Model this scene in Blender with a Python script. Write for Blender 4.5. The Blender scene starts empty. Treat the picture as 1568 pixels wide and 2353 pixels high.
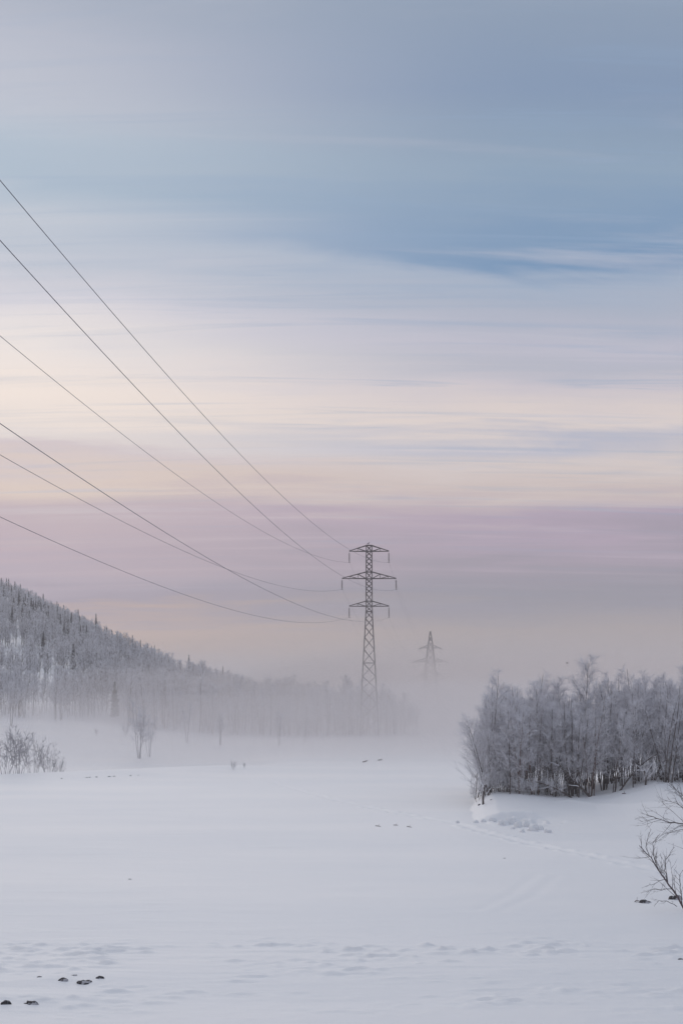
import bpy, math, random
import numpy as np
from mathutils import Vector, Matrix

# ------------------------------------------------------------------ camera, sky, sun, exposure
scene = bpy.context.scene
COL = scene.collection
R = math.radians
FPX, HOR, CAMZ = 3267.0, 1600.0, 7.2          # focal length in photo units, horizon row, eye height

cam_d = bpy.data.cameras.new('camera')
cam = bpy.data.objects.new('camera', cam_d)
COL.objects.link(cam)
cam.location = (0, 0, CAMZ)
cam.rotation_euler = (R(90), 0, 0)
cam_d.sensor_fit = 'VERTICAL'
cam_d.sensor_height = 36
cam_d.sensor_width = 24
cam_d.lens = 50
cam_d.shift_y = (HOR - 1176) / 2352
cam_d.clip_start = 0.5
cam_d.clip_end = 12000
scene.camera = cam

scene.view_settings.view_transform = 'Standard'
scene.view_settings.look = 'None'
scene.view_settings.gamma = 1
scene.view_settings.use_curve_mapping = False
scene.view_settings.exposure = -0.04
scene.render.engine = 'CYCLES'
scene.cycles.use_denoising = True
scene.cycles.max_bounces = 8
scene.cycles.diffuse_bounces = 5
scene.cycles.volume_bounces = 3
scene.cycles.transparent_max_bounces = 128

SUN_EL, SUN_AZ = 28.0, -14.0                   # soft light from ahead, a little left, through thin cloud
SKY_STRENGTH, CLOUD_STRENGTH, CLOUD_COVER = 0.06, 1.0, 0.95
HAZE_DENSITY = 0.00055


def lin(c):
    return tuple(((v / 255) / 12.92 if v / 255 <= 0.04045 else ((v / 255 + 0.055) / 1.055) ** 2.4) for v in c)


class NT:
    """small helper for node trees"""
    def __init__(self, nt):
        self.nt = nt

    def n(self, typ, **kw):
        nd = self.nt.nodes.new(typ)
        for k, v in kw.items():
            setattr(nd, k, v)
        return nd

    def put(self, sock, v):
        if isinstance(v, bpy.types.NodeSocket):
            self.nt.links.new(v, sock)
        else:
            sock.default_value = v

    def math(self, op, a, b=0.0, c=None, clamp=False):
        nd = self.n('ShaderNodeMath', operation=op, use_clamp=clamp)
        self.put(nd.inputs[0], a)
        self.put(nd.inputs[1], b)
        if c is not None:
            self.put(nd.inputs[2], c)
        return nd.outputs[0]

    def mix(self, fac, a, b, blend='MIX'):
        nd = self.n('ShaderNodeMix', data_type='RGBA', blend_type=blend)
        self.put(nd.inputs[0], fac)
        self.put(nd.inputs[6], a)
        self.put(nd.inputs[7], b)
        return nd.outputs[2]

    def mapr(self, v, a, b, c=0.0, d=1.0, smooth=False):
        nd = self.n('ShaderNodeMapRange')
        if smooth:
            nd.interpolation_type = 'SMOOTHSTEP'
        self.put(nd.inputs[0], v)
        for i, x in enumerate((a, b, c, d)):
            nd.inputs[i + 1].default_value = x
        return nd.outputs[0]

    def noise(self, vec, scale, detail=3, rough=0.5, dist=0.0):
        nd = self.n('ShaderNodeTexNoise')
        if vec is not None:
            self.put(nd.inputs['Vector'], vec)
        nd.inputs['Scale'].default_value = scale
        nd.inputs['Detail'].default_value = detail
        nd.inputs['Roughness'].default_value = rough
        nd.inputs['Distortion'].default_value = dist
        return nd.outputs['Fac']

    def ramp(self, fac, stops):
        nd = self.n('ShaderNodeValToRGB')
        cr = nd.color_ramp
        stops = sorted(stops)
        while len(cr.elements) < len(stops):
            cr.elements.new(0.5)
        for e, (p, c) in zip(cr.elements, stops):
            e.position = 0.0
        for i, (p, c) in enumerate(stops):
            cr.elements[i].position = p
            cr.elements[i].color = (*c, 1)
        self.put(nd.inputs[0], fac)
        return nd.outputs[0]


world = bpy.data.worlds.new('World')
scene.world = world
world.use_nodes = True
W = NT(world.node_tree)
W.nt.nodes.clear()
w_out = W.n('ShaderNodeOutputWorld')
sky = W.n('ShaderNodeTexSky', sky_type='NISHITA')
sky.sun_disc = False
sky.sun_elevation = R(SUN_EL)
sky.sun_rotation = R(SUN_AZ)
bg_sky = W.n('ShaderNodeBackground')
bg_sky.inputs['Strength'].default_value = SKY_STRENGTH
W.put(bg_sky.inputs['Color'], sky.outputs[0])
# cirrus veil: colour by height above the horizon, streaked by a wind-drawn noise on a cloud plane
tc = W.n('ShaderNodeTexCoord')
sep = W.n('ShaderNodeSeparateXYZ')
W.put(sep.inputs[0], tc.outputs['Generated'])
sx, sy, sz = sep.outputs
hyp = W.math('SQRT', W.math('ADD', W.math('MULTIPLY', sx, sx), W.math('MULTIPLY', sy, sy)))
hyp = W.math('MAXIMUM', hyp, 0.001)
zpos = W.math('MAXIMUM', sz, 0.0)
tanel = W.math('DIVIDE', zpos, hyp)
side = W.math('DIVIDE', sx, hyp)
den = W.math('ADD', zpos, 0.12)
cmb = W.n('ShaderNodeCombineXYZ')
W.put(cmb.inputs[0], W.math('DIVIDE', sx, den))
W.put(cmb.inputs[1], W.math('DIVIDE', sy, den))


def streak(scale, rot, sc, detail, rough, dist=0.0, off=0.0):
    mp = W.n('ShaderNodeMapping')
    W.put(mp.inputs['Vector'], cmb.outputs[0])
    mp.inputs['Rotation'].default_value = (0, 0, R(rot))
    mp.inputs['Scale'].default_value = (*scale, 1)
    mp.inputs['Location'].default_value = (off, off * 1.7, 0)
    return W.noise(mp.outputs[0], sc, detail, rough, dist)


broad = streak((0.35, 1.6), -15, 1.0, 3, 0.5, 0.2, 3.1)
fine = streak((0.55, 5.5), -15, 1.2, 6, 0.6, 0.8, 7.7)
wisp = streak((0.7, 9.0), -18, 1.5, 6, 0.62, 1.0, 1.3)
warp = W.math('ADD', W.math('MULTIPLY', W.math('SUBTRACT', broad, 0.5), 0.055),
              W.math('MULTIPLY', W.math('SUBTRACT', fine, 0.5), 0.034))
curl = streak((1.3, 2.4), -6, 1.1, 5, 0.55, 0.6, 5.5)
warp = W.math('ADD', warp, W.math('MULTIPLY', W.math('SUBTRACT', curl, 0.5), 0.055))
warp = W.math('MULTIPLY', warp, W.mapr(tanel, 0.0, 0.10))
tt = W.math('DIVIDE', W.math('ADD', tanel, warp), 0.6)
tt = W.math('ADD', tt, W.math('MULTIPLY', side, W.mapr(tanel, 0.05, 0.4, 0.0, 0.12)), clamp=True)


def stops(tab):
    return [(max(0.0, (HOR - y) / FPX / 0.6), lin(c)) for y, c in tab]


SKY_L = [(-340, (180, 186, 200)), (0, (160, 172, 192)), (150, (182, 188, 204)), (300, (190, 196, 210)),
         (400, (180, 194, 210)), (480, (172, 190, 208)), (560, (196, 204, 216)), (640, (192, 200, 214)),
         (720, (220, 218, 227)), (830, (246, 237, 233)), (930, (255, 240, 229)), (1030, (238, 227, 222)),
         (1060, (218, 204, 208)), (1125, (232, 212, 200)), (1195, (206, 187, 192)), (1280, (198, 178, 190)),
         (1340, (190, 175, 190)), (1400, (168, 156, 176)), (1440, (212, 180, 163)), (1490, (200, 168, 150)),
         (1560, (160, 150, 154)), (1620, (158, 156, 164))]
SKY_R = [(-340, (174, 182, 198)), (0, (140, 158, 182)), (200, (130, 152, 182)), (300, (136, 158, 184)),
         (420, (142, 165, 189)), (500, (127, 156, 188)), (585, (112, 148, 186)), (622, (164, 179, 201)),
         (680, (174, 182, 200)), (760, (190, 190, 206)), (820, (186, 188, 202)), (880, (208, 201, 209)),
         (970, (230, 216, 210)), (1010, (190, 191, 206)), (1060, (222, 209, 205)), (1120, (212, 196, 192)),
         (1205, (178, 160, 180)), (1280, (154, 145, 162)), (1380, (134, 133, 150)), (1450, (160, 148, 146)),
         (1540, (153, 144, 140)), (1620, (146, 144, 146))]
cl = W.ramp(tt, stops(SKY_L))
crr = W.ramp(tt, stops(SKY_R))
az = W.mapr(side, -0.27, 0.15, 0.0, 1.0, True)
cloud = W.mix(az, cl, crr)
amp = W.mapr(tanel, 0.05, 0.16, 0.15, 1.0, True)
blue_f = W.math('MULTIPLY', W.mapr(wisp, 0.5, 0.76, 0.0, 0.42, True), amp)
blue_f = W.math('MULTIPLY', blue_f, W.mapr(side, -0.15, 0.15, 0.6, 1.4))
cloud = W.mix(blue_f, cloud, (*lin((142, 168, 198)), 1))
pale_f = W.math('MULTIPLY', W.mapr(fine, 0.52, 0.76, 0.0, 0.42, True), amp)
pale_f = W.math('MULTIPLY', pale_f, W.mapr(tanel, 0.30, 0.42, 1.0, 0.35, True))
cloud = W.mix(pale_f, cloud, (*lin((222, 216, 222)), 1))
bg_cl = W.n('ShaderNodeBackground')
bg_cl.inputs['Strength'].default_value = CLOUD_STRENGTH
W.put(bg_cl.inputs['Color'], cloud)
wmix = W.n('ShaderNodeMixShader')
wmix.inputs[0].default_value = CLOUD_COVER
W.nt.links.new(bg_sky.outputs[0], wmix.inputs[1])
W.nt.links.new(bg_cl.outputs[0], wmix.inputs[2])
W.nt.links.new(wmix.outputs[0], w_out.inputs['Surface'])

sun_d = bpy.data.lights.new('sun', 'SUN')
sun_d.energy = 0.8
sun_d.angle = R(45)
sun_d.color = (1.0, 0.90, 0.82)
sun = bpy.data.objects.new('sun', sun_d)
COL.objects.link(sun)
sdir = Vector((math.sin(R(SUN_AZ)) * math.cos(R(SUN_EL)), math.cos(R(SUN_AZ)) * math.cos(R(SUN_EL)), math.sin(R(SUN_EL))))
sun.rotation_euler = sdir.to_track_quat('Z', 'Y').to_euler()

# ------------------------------------------------------------------ helpers
rng = np.random.default_rng(11)
random.seed(11)
_PT = np.random.default_rng(5).random((256, 256))


def vnoise(x, y, s=0):
    x = np.asarray(x, float) + s * 17.31
    y = np.asarray(y, float) + s * 9.77
    xi, yi = np.floor(x).astype(int), np.floor(y).astype(int)
    fx, fy = x - xi, y - yi
    fx = fx * fx * (3 - 2 * fx)
    fy = fy * fy * (3 - 2 * fy)
    a = _PT[xi & 255, yi & 255]
    b = _PT[(xi + 1) & 255, yi & 255]
    c = _PT[xi & 255, (yi + 1) & 255]
    d = _PT[(xi + 1) & 255, (yi + 1) & 255]
    return (a * (1 - fx) + b * fx) * (1 - fy) + (c * (1 - fx) + d * fx) * fy


def fbm(x, y, o=4, s=0):
    t, a, n = 0.0, 1.0, 0.0
    for i in range(o):
        t = t + a * vnoise(np.asarray(x) * 2 ** i, np.asarray(y) * 2 ** i, s + i)
        n += a
        a *= 0.5
    return t / n


def ss(a, b, x):
    t = np.clip((np.asarray(x, float) - a) / (b - a), 0, 1)
    return t * t * (3 - 2 * t)


def seg_dist(x, y, pts):
    best = np.full(np.shape(x), 1e9)
    along = np.zeros(np.shape(x))
    acc = 0.0
    for (ax, ay), (bx, by) in zip(pts, pts[1:]):
        dx, dy = bx - ax, by - ay
        L2 = dx * dx + dy * dy
        t = np.clip(((x - ax) * dx + (y - ay) * dy) / L2, 0, 1)
        d = np.hypot(x - ax - t * dx, y - ay - t * dy)
        m = d < best
        best = np.where(m, d, best)
        along = np.where(m, acc + t * math.sqrt(L2), along)
        acc += math.sqrt(L2)
    return best, along


def obj(name, me, mat=None, parent=None, loc=None):
    o = bpy.data.objects.new(name, me)
    COL.objects.link(o)
    if mat is not None and me is not None and not me.materials:
        for m in (mat if isinstance(mat, (list, tuple)) else [mat]):
            me.materials.append(m)
    if parent is not None:
        o.parent = parent
    if loc is not None:
        o.location = loc
    return o


def tag(o, label=None, cat=None, group=None, kind=None):
    for k, v in (('label', label), ('category', cat), ('group', group), ('kind', kind)):
        if v:
            o[k] = v
    return o


def empty(name, loc, rz=0.0):
    o = bpy.data.objects.new(name, None)
    COL.objects.link(o)
    o.empty_display_size = 0.3
    o.location = loc
    o.rotation_euler = (0, 0, rz)
    return o


def copy_tree(o, parent=None):
    c = o.copy()
    for k in ('label', 'group'):
        if k in c.keys():
            del c[k]
    COL.objects.link(c)
    c.parent = parent
    for ch in o.children:
        copy_tree(ch, c)
    return c


class MB:
    """collects bars and tubes into one mesh"""
    def __init__(self):
        self.v, self.f, self.m = [], [], []

    def tube(self, pts, rad, n=3, cap=True, mi=0):
        pts = [Vector(p) for p in pts]
        base = len(self.v)
        ref = None
        for i, p in enumerate(pts):
            d = (pts[min(i + 1, len(pts) - 1)] - pts[max(i - 1, 0)])
            d = d.normalized() if d.length > 1e-9 else Vector((0, 0, 1))
            if ref is None:
                ref = d.orthogonal().normalized()
            u = (ref - d * ref.dot(d))
            u = u.normalized() if u.length > 1e-6 else d.orthogonal().normalized()
            ref = u
            w = d.cross(u)
            r = rad[i]
            for k in range(n):
                a = 2 * math.pi * k / n
                self.v.append(p + (u * math.cos(a) + w * math.sin(a)) * r)
        nf = 0
        for i in range(len(pts) - 1):
            for k in range(n):
                a, b = base + i * n + k, base + i * n + (k + 1) % n
                self.f.append((a, b, b + n, a + n))
                nf += 1
        if cap and n > 3:
            self.f.append(tuple(base + k for k in reversed(range(n))))
            self.f.append(tuple(base + (len(pts) - 1) * n + k for k in range(n)))
            nf += 2
        self.m += [mi] * nf

    def bar(self, a, b, w, h=None):
        a, b = Vector(a), Vector(b)
        h = h or w
        d = (b - a).normalized()
        up = Vector((0, 0, 1)) if abs(d.z) < 0.95 else Vector((0, 1, 0))
        u = d.cross(up).normalized()
        v = u.cross(d).normalized()
        base = len(self.v)
        for p in (a, b):
            for s, t in ((-1, -1), (1, -1), (1, 1), (-1, 1)):
                self.v.append(p + u * (s * w / 2) + v * (t * h / 2))
        for q in ((3, 2, 1, 0), (4, 5, 6, 7), (0, 1, 5, 4), (1, 2, 6, 5), (2, 3, 7, 6), (3, 0, 4, 7)):
            self.f.append(tuple(base + i for i in q))
        self.m += [0] * 6

    def lathe(self, prof, n=10, axis_off=(0, 0, 0)):
        base = len(self.v)
        ox, oy, oz = axis_off
        for r, z in prof:
            for k in range(n):
                a = 2 * math.pi * k / n
                self.v.append(Vector((ox + r * math.cos(a), oy + r * math.sin(a), oz + z)))
        for i in range(len(prof) - 1):
            for k in range(n):
                a, b = base + i * n + k, base + i * n + (k + 1) % n
                self.f.append((a, b, b + n, a + n))
        self.f.append(tuple(base + k for k in reversed(range(n))))
        self.f.append(tuple(base + (len(prof) - 1) * n + k for k in range(n)))
        self.m += [0] * ((len(prof) - 1) * n + 2)

    def mesh(self, name, smooth=False):
        me = bpy.data.meshes.new(name)
        me.from_pydata([tuple(v) for v in self.v], [], self.f)
        if any(self.m):
            me.polygons.foreach_set('material_index', self.m)
        if smooth:
            me.polygons.foreach_set('use_smooth', [True] * len(me.polygons))
        me.update()
        return me

    def build(self, name, mat, parent=None, smooth=False):
        return obj(name, self.mesh(name, smooth), mat, parent)


def np_mesh(name, verts, quads):
    me = bpy.data.meshes.new(name)
    me.vertices.add(len(verts))
    me.vertices.foreach_set('co', np.ascontiguousarray(verts, dtype=np.float32).ravel())
    me.loops.add(quads.size)
    me.loops.foreach_set('vertex_index', quads.astype(np.int32).ravel())
    me.polygons.add(len(quads))
    me.polygons.foreach_set('loop_start', np.arange(0, quads.size, 4, dtype=np.int32))
    me.polygons.foreach_set('loop_total', np.full(len(quads), 4, dtype=np.int32))
    me.polygons.foreach_set('use_smooth', np.ones(len(quads), dtype=bool))
    me.update(calc_edges=True)
    return me


# ------------------------------------------------------------------ materials
def material(name, colour, rough=0.7, metal=0.0, noise_scale=3.0, vary=0.25, second=None, lo=0.4, hi=0.65, bump=0.0, bump_scale=20, coord='Object'):
    m = bpy.data.materials.new(name)
    m.use_nodes = True
    t = NT(m.node_tree)
    b = t.nt.nodes['Principled BSDF']
    b.inputs['Roughness'].default_value = rough
    b.inputs['Metallic'].default_value = metal
    tcn = t.n('ShaderNodeTexCoord')
    nz = t.noise(tcn.outputs[coord], noise_scale, 4, 0.6)
    sec = second or tuple(c * (1 - vary) for c in colour)
    col = t.mix(t.mapr(nz, lo, hi), (*colour, 1), (*sec, 1))
    t.put(b.inputs['Base Color'], col)
    if bump:
        bp = t.n('ShaderNodeBump')
        bp.inputs['Strength'].default_value = bump
        bp.inputs['Distance'].default_value = 0.05
        t.put(bp.inputs['Height'], t.noise(tcn.outputs[coord], bump_scale, 5, 0.6))
        t.put(b.inputs['Normal'], bp.outputs[0])
    return m


def snow_material():
    m = bpy.data.materials.new('snow')
    m.use_nodes = True
    t = NT(m.node_tree)
    b = t.nt.nodes['Principled BSDF']
    b.inputs['Roughness'].default_value = 0.55
    b.inputs['Specular IOR Level'].default_value = 0.2
    tcn = t.n('ShaderNodeTexCoord')
    mp = t.n('ShaderNodeMapping')
    t.put(mp.inputs['Vector'], tcn.outputs['Object'])
    mp.inputs['Scale'].default_value = (0.35, 1.0, 1.0)
    nz = t.noise(mp.outputs[0], 0.12, 5, 0.55)
    col = t.mix(t.mapr(nz, 0.35, 0.65), (0.83, 0.85, 0.875, 1), (0.89, 0.895, 0.905, 1))
    t.put(b.inputs['Base Color'], col)
    bp = t.n('ShaderNodeBump')
    bp.inputs['Strength'].default_value = 0.5
    bp.inputs['Distance'].default_value = 0.03
    h = t.math('ADD', t.noise(mp.outputs[0], 3.0, 5, 0.6), t.math('MULTIPLY', t.noise(tcn.outputs['Object'], 22.0, 3, 0.6), 0.4))
    t.put(bp.inputs['Height'], h)
    t.put(b.inputs['Normal'], bp.outputs[0])
    return m


def volume_material(name, density, colour):
    m = bpy.data.materials.new(name)
    m.use_nodes = True
    m.node_tree.nodes.clear()
    o = m.node_tree.nodes.new('ShaderNodeOutputMaterial')
    v = m.node_tree.nodes.new('ShaderNodeVolumePrincipled')
    v.inputs['Density'].default_value = density
    v.inputs['Color'].default_value = (*colour, 1)
    v.inputs['Anisotropy'].default_value = 0.0
    m.node_tree.links.new(v.outputs[0], o.inputs['Volume'])
    return m


M_SNOW = snow_material()
M_BARK = material('birch_bark', (0.075, 0.06, 0.058), 0.85, noise_scale=4, second=(0.20, 0.185, 0.185), lo=0.5, hi=0.75)
M_BARK_RED = material('reddish_bark', (0.15, 0.095, 0.08), 0.85, noise_scale=4, second=(0.10, 0.075, 0.075))
M_TWIG = material('hoar_frost_twigs', (0.80, 0.81, 0.84), 0.8, noise_scale=0.9, second=(0.56, 0.55, 0.58), lo=0.35, hi=0.65)
M_TWIG_NEAR = material('frosted_grey_twigs', (0.76, 0.76, 0.80), 0.8, noise_scale=0.9, second=(0.56, 0.55, 0.58), lo=0.35, hi=0.65)
M_WILLOW = material('willow_twigs', (0.44, 0.43, 0.46), 0.8, noise_scale=2.0, second=(0.28, 0.265, 0.28))
M_SPRUCE = material('spruce_needles', (0.03, 0.036, 0.038), 0.8, noise_scale=1.6, second=(0.16, 0.17, 0.19), lo=0.52, hi=0.75)
M_STEEL = material('weathered_steel', (0.085, 0.075, 0.08), 0.6, 0.3, noise_scale=2.0, second=(0.12, 0.095, 0.09))
M_CABLE = material('cable_metal', (0.055, 0.055, 0.10), 0.5, 0.4, noise_scale=2.0)
M_GLASS = material('insulator_porcelain', (0.06, 0.045, 0.045), 0.25, 0.0, noise_scale=6)
M_STONE = material('dark_stone', (0.035, 0.032, 0.037), 0.8, noise_scale=5, second=(0.45, 0.45, 0.48), lo=0.50, hi=0.58, bump=0.6, bump_scale=14)
M_STICK = material('bare_twig', (0.09, 0.072, 0.07), 0.8, noise_scale=3, second=(0.26, 0.26, 0.29), lo=0.48, hi=0.72)
M_STEM = material('purple_brown_bark', (0.075, 0.05, 0.055), 0.7, noise_scale=3, second=(0.13, 0.10, 0.11))
M_BIRD = material('dark_feathers', (0.02, 0.019, 0.022), 0.6, noise_scale=10)
M_BEAK = material('dark_beak', (0.03, 0.028, 0.026), 0.4, noise_scale=10)
M_BROWN = material('brown_feathers', (0.10, 0.055, 0.05), 0.7, noise_scale=10)

# ------------------------------------------------------------------ the ground
TRACK = [(-6.0, 121.0), (-3.15, 109.4), (-0.73, 100.1), (2.4, 90.5), (6.35, 81.1), (8.9, 70.2), (10.9, 65.0), (12.5, 60.3), (15.0, 53.5), (19, 47)]
FAINT = [[(7.8, 57.4), (6.2, 52.0), (4.6, 48.0)], [(8.6, 57.0), (7.0, 51.6), (5.3, 47.6)]]


def crest_height(x):
    return np.interp(x, [8.3, 8.9, 9.7, 11.5, 13.5, 15.6, 17, 19, 20, 22, 26, 40, 60], [0.0, 0.45, 0.88, 0.88, 0.68, 0.66, 0.88, 1.4, 1.7, 1.6, 1.7, 1.6, 1.0])


def hill_height(x):
    return np.interp(-np.asarray(x), [-30, -14, 0, 8, 19, 35, 57, 83, 134, 200, 420, 900], [0, 0.2, 1.4, 2.8, 4.0, 7.3, 14.2, 24.5, 47.0, 58, 60, 58])


def ground(x, y):
    x = np.asarray(x, float)
    y = np.asarray(y, float)
    z = 0.16 * (fbm(x / 38, y / 30, 3, 1) - 0.5) * ss(20, 60, y)
    # grove mound
    yb = np.interp(x, [8, 9.5, 13, 17, 22], [83, 81, 74, 67, 64])
    bl = 1 - ss(10.8, 13.2, x + 0.6 * vnoise(y, x, 6))
    edge = 81.6 + 1.0 * (vnoise(x * 1.3, y * 0.2, 7) - 0.5)
    prof = (1 - bl) * ss(0, 1, (y - yb) / (91.5 - yb)) + bl * (0.62 * ss(edge, edge + 0.9, y) + 0.38 * ss(edge + 0.5, 91.5, y))
    m = prof * (1 - ss(94, 118 + 30 * ss(11, 20, x), y))
    z = z + crest_height(x - np.interp(y, [80, 85, 92, 100, 118], [-0.9, -0.5, 0.1, 1.2, 4.0]) + 0.5 * (vnoise(y * 0.5, x * 0.2, 3) - 0.5)) * m
    # wind-carved ridges on the mound
    dr, al = seg_dist(x, y, [(14.2, 88.5), (16.5, 84), (19.5, 80.5), (24, 79)])
    z = z + 0.17 * np.exp(-dr / 0.8) * ss(8, 12, x)
    # cut face and churned snow at the near left end of the mound
    chur = np.exp(-(((x - 10.3) / 1.8) ** 2)) * np.exp(-(((y - 80.4) / 1.3) ** 2))
    z = z + chur * (0.75 * np.maximum(fbm(x * 1.7, y * 1.2, 3, 8) - 0.45, 0) * 2)
    # low bank with the path edge on the far left
    p0, p1 = np.array([-29.7, 124.0]), np.array([-9.5, 143.0])
    tx, ty = (p1 - p0) / np.linalg.norm(p1 - p0)
    d = -(x - p0[0]) * ty + (y - p0[1]) * tx
    msk = (1 - ss(-14, -4, x)) * (1 - ss(60, 120, -x))
    z = z + msk * (0.40 * np.exp(-(d / 4.5) ** 2) - 0.75 * ss(1, 8, d) * (1 - ss(14, 55, d)))
    # valley side: snow slope, then the wooded hill
    pre = np.interp(-x, [8, 22, 40, 60, 90], [0, 0.5, 2.6, 4.6, 6.5]) * ss(150, 238, y)
    hh = hill_height(x)
    yf = np.interp(-x, [-12, 7, 37, 60, 120], [275, 262, 250, 226, 190])
    yc = 310 + 1.98 * np.clip(-8 - x, 0, 210)
    t = np.clip((y - yf) / (yc - yf), 0, 1)
    s = 0.45 * t + 0.55 * t * t * (3 - 2 * t)
    bump = 1 + 0.10 * (fbm(x / 30, y / 30, 3, 5) - 0.5)
    z = z + pre + np.maximum(hh - pre, 0) * s * bump * (1 - 0.75 * ss(0, 420, y - yc))
    # far low rise behind everything
    z = z + 1.2 * ss(380, 620, y) * ss(-60, 20, x) - 3.0 * ss(900, 2500, y)
    # --- small relief of the open snow
    near = ss(24, 32, y) * (1 - ss(120, 170, y))
    z = z + near * (0.05 * (fbm(x * 0.3, y * 0.7, 4, 12) - 0.5) + 0.012 * np.maximum(0.12 - np.abs(fbm(x * 0.16, y * 0.55, 3, 15) - 0.5), 0) / 0.12)
    band = np.exp(-(((y - 40.3) / 1.6) ** 2)) + 0.75 * np.exp(-(((y - 37.6) / 1.3) ** 2)) + 0.55 * np.exp(-(((y - 34) / 1.8) ** 2)) + 0.12 * ss(30, 33, y) * (1 - ss(42, 50, y))
    lum = np.maximum(fbm(x * 1.5 + 3, y * 3.2, 4, 21) - 0.55, 0) * 0.34
    pat = ss(0.36, 0.62, fbm(x * 0.35, y * 0.6, 2, 31))
    z = z + band * pat * (lum + 0.20 * np.maximum(fbm(x * 2.4, y * 4.6, 2, 26) - 0.56, 0))
    z = z + 0.05 * band * np.maximum(fbm(x * 0.45, y * 2.6, 3, 41) - 0.5, 0) * 2
    # trodden track
    dt, al = seg_dist(x, y, TRACK)
    lump = 1.9 * ss(0.4, 0.85, vnoise(al * 2.4, dt * 3, 14)) - 0.25
    z = z + (0.034 * np.exp(-((dt - 0.45) / 0.2) ** 2) * (0.4 + lump) - 0.036 * np.exp(-(dt / 0.28) ** 2) * (0.5 + vnoise(al * 1.4, 0 * al, 9))) * ss(48, 56, y)
    for f in FAINT:
        df, al = seg_dist(x, y, f)
        z = z - 0.009 * np.exp(-(df / 0.22) ** 2) + 0.005 * np.exp(-((df - 0.4) / 0.2) ** 2)
    # drift scoured round the half-buried stones
    for sx_, sy_ in ((-7.0, 36.0), (-8.0, 33.6)):
        dd = np.hypot((x - sx_) / 2.2, (y - sy_) / 1.0)
        z = z + 0.10 * np.exp(-dd ** 2)
    return z


def G(x, y):
    return float(ground(np.array([x]), np.array([y]))[0])


def hit(px, py, y0=25.0, y1=900.0):
    """where the line of sight of a photo point meets the ground"""
    ys = np.geomspace(y0, y1, 1500)
    xs = (px - 784) / FPX * ys
    zr = CAMZ + (HOR - py) / FPX * ys
    below = np.nonzero(zr <= ground(xs, ys))[0]
    # a line of sight that passes over the hill ends on its crest
    k = below[0] if len(below) else int(np.argmax(np.where(ys > 150, (ground(xs, ys) - CAMZ) / ys, -9)))
    return float(xs[k]), float(ys[k])


def growing(a, step, end, g):
    out = [a]
    while abs(out[-1] - a) < abs(end - a):
        out.append(out[-1] + step)
        step *= g
    return out[1:]


gx = list(np.arange(-13, 20.001, 0.085))
gx = sorted(growing(-13, -0.2, -3600, 1.045)) + gx + growing(20, 0.2, 3600, 1.05)
gy = list(np.arange(30, 48, 0.09)) + list(np.arange(48, 96, 0.2)) + list(np.arange(96, 150, 0.6))
gy = sorted(growing(30, -0.15, -700, 1.12)) + gy + growing(150, 0.7, 4200, 1.028)
gx, gy = np.array(gx), np.array(gy)
XX, YY = np.meshgrid(gx, gy)
ZZ = ground(XX, YY)
nx, ny = len(gx), len(gy)
idx = np.arange(nx * ny).reshape(ny, nx)
quads = np.stack([idx[:-1, :-1], idx[:-1, 1:], idx[1:, 1:], idx[1:, :-1]], -1).reshape(-1, 4)
verts = np.stack([XX, YY, ZZ], -1).reshape(-1, 3)
cx_, cy_ = verts[quads].mean(1)[:, 0], verts[quads].mean(1)[:, 1]
yf_ = np.interp(-cx_, [-12, 7, 37, 60, 120], [275, 262, 250, 226, 190])
is_hill = (cy_ > yf_) & (cx_ < 0) & (cx_ > -900) & (cy_ < 1200)
for nm, mk in (('snow_field', ~is_hill), ('hill', is_hill)):
    q = quads[mk]
    u, inv = np.unique(q, return_inverse=True)
    o = obj(nm, np_mesh(nm, verts[u], inv.reshape(q.shape)), M_SNOW)
    tag(o, kind='structure')


# ------------------------------------------------------------------ trees
def rdir(dirv, ang, rnd, up=0.0):
    """a direction leaning ang radians off dirv, at a random turn"""
    d = Vector(dirv).normalized()
    u = d.orthogonal().normalized()
    w = d.cross(u)
    a = rnd.uniform(0, 2 * math.pi)
    out = d * math.cos(ang) + (u * math.cos(a) + w * math.sin(a)) * math.sin(ang)
    out.z += up
    return out.normalized()


def grow(p, d, length, nseg, rnd, wob=0.12, lift=0.0):
    pts = [Vector(p)]
    d = Vector(d).normalized()
    for i in range(nseg):
        d = (d + Vector((rnd.uniform(-wob, wob), rnd.uniform(-wob, wob), rnd.uniform(-wob, wob) + lift))).normalized()
        pts.append(pts[-1] + d * (length / nseg))
    return pts


def at_len(pts, t):
    k = t * (len(pts) - 1)
    i = min(int(k), len(pts) - 2)
    return pts[i].lerp(pts[i + 1], k - i), (pts[i + 1] - pts[i]).normalized()


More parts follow.
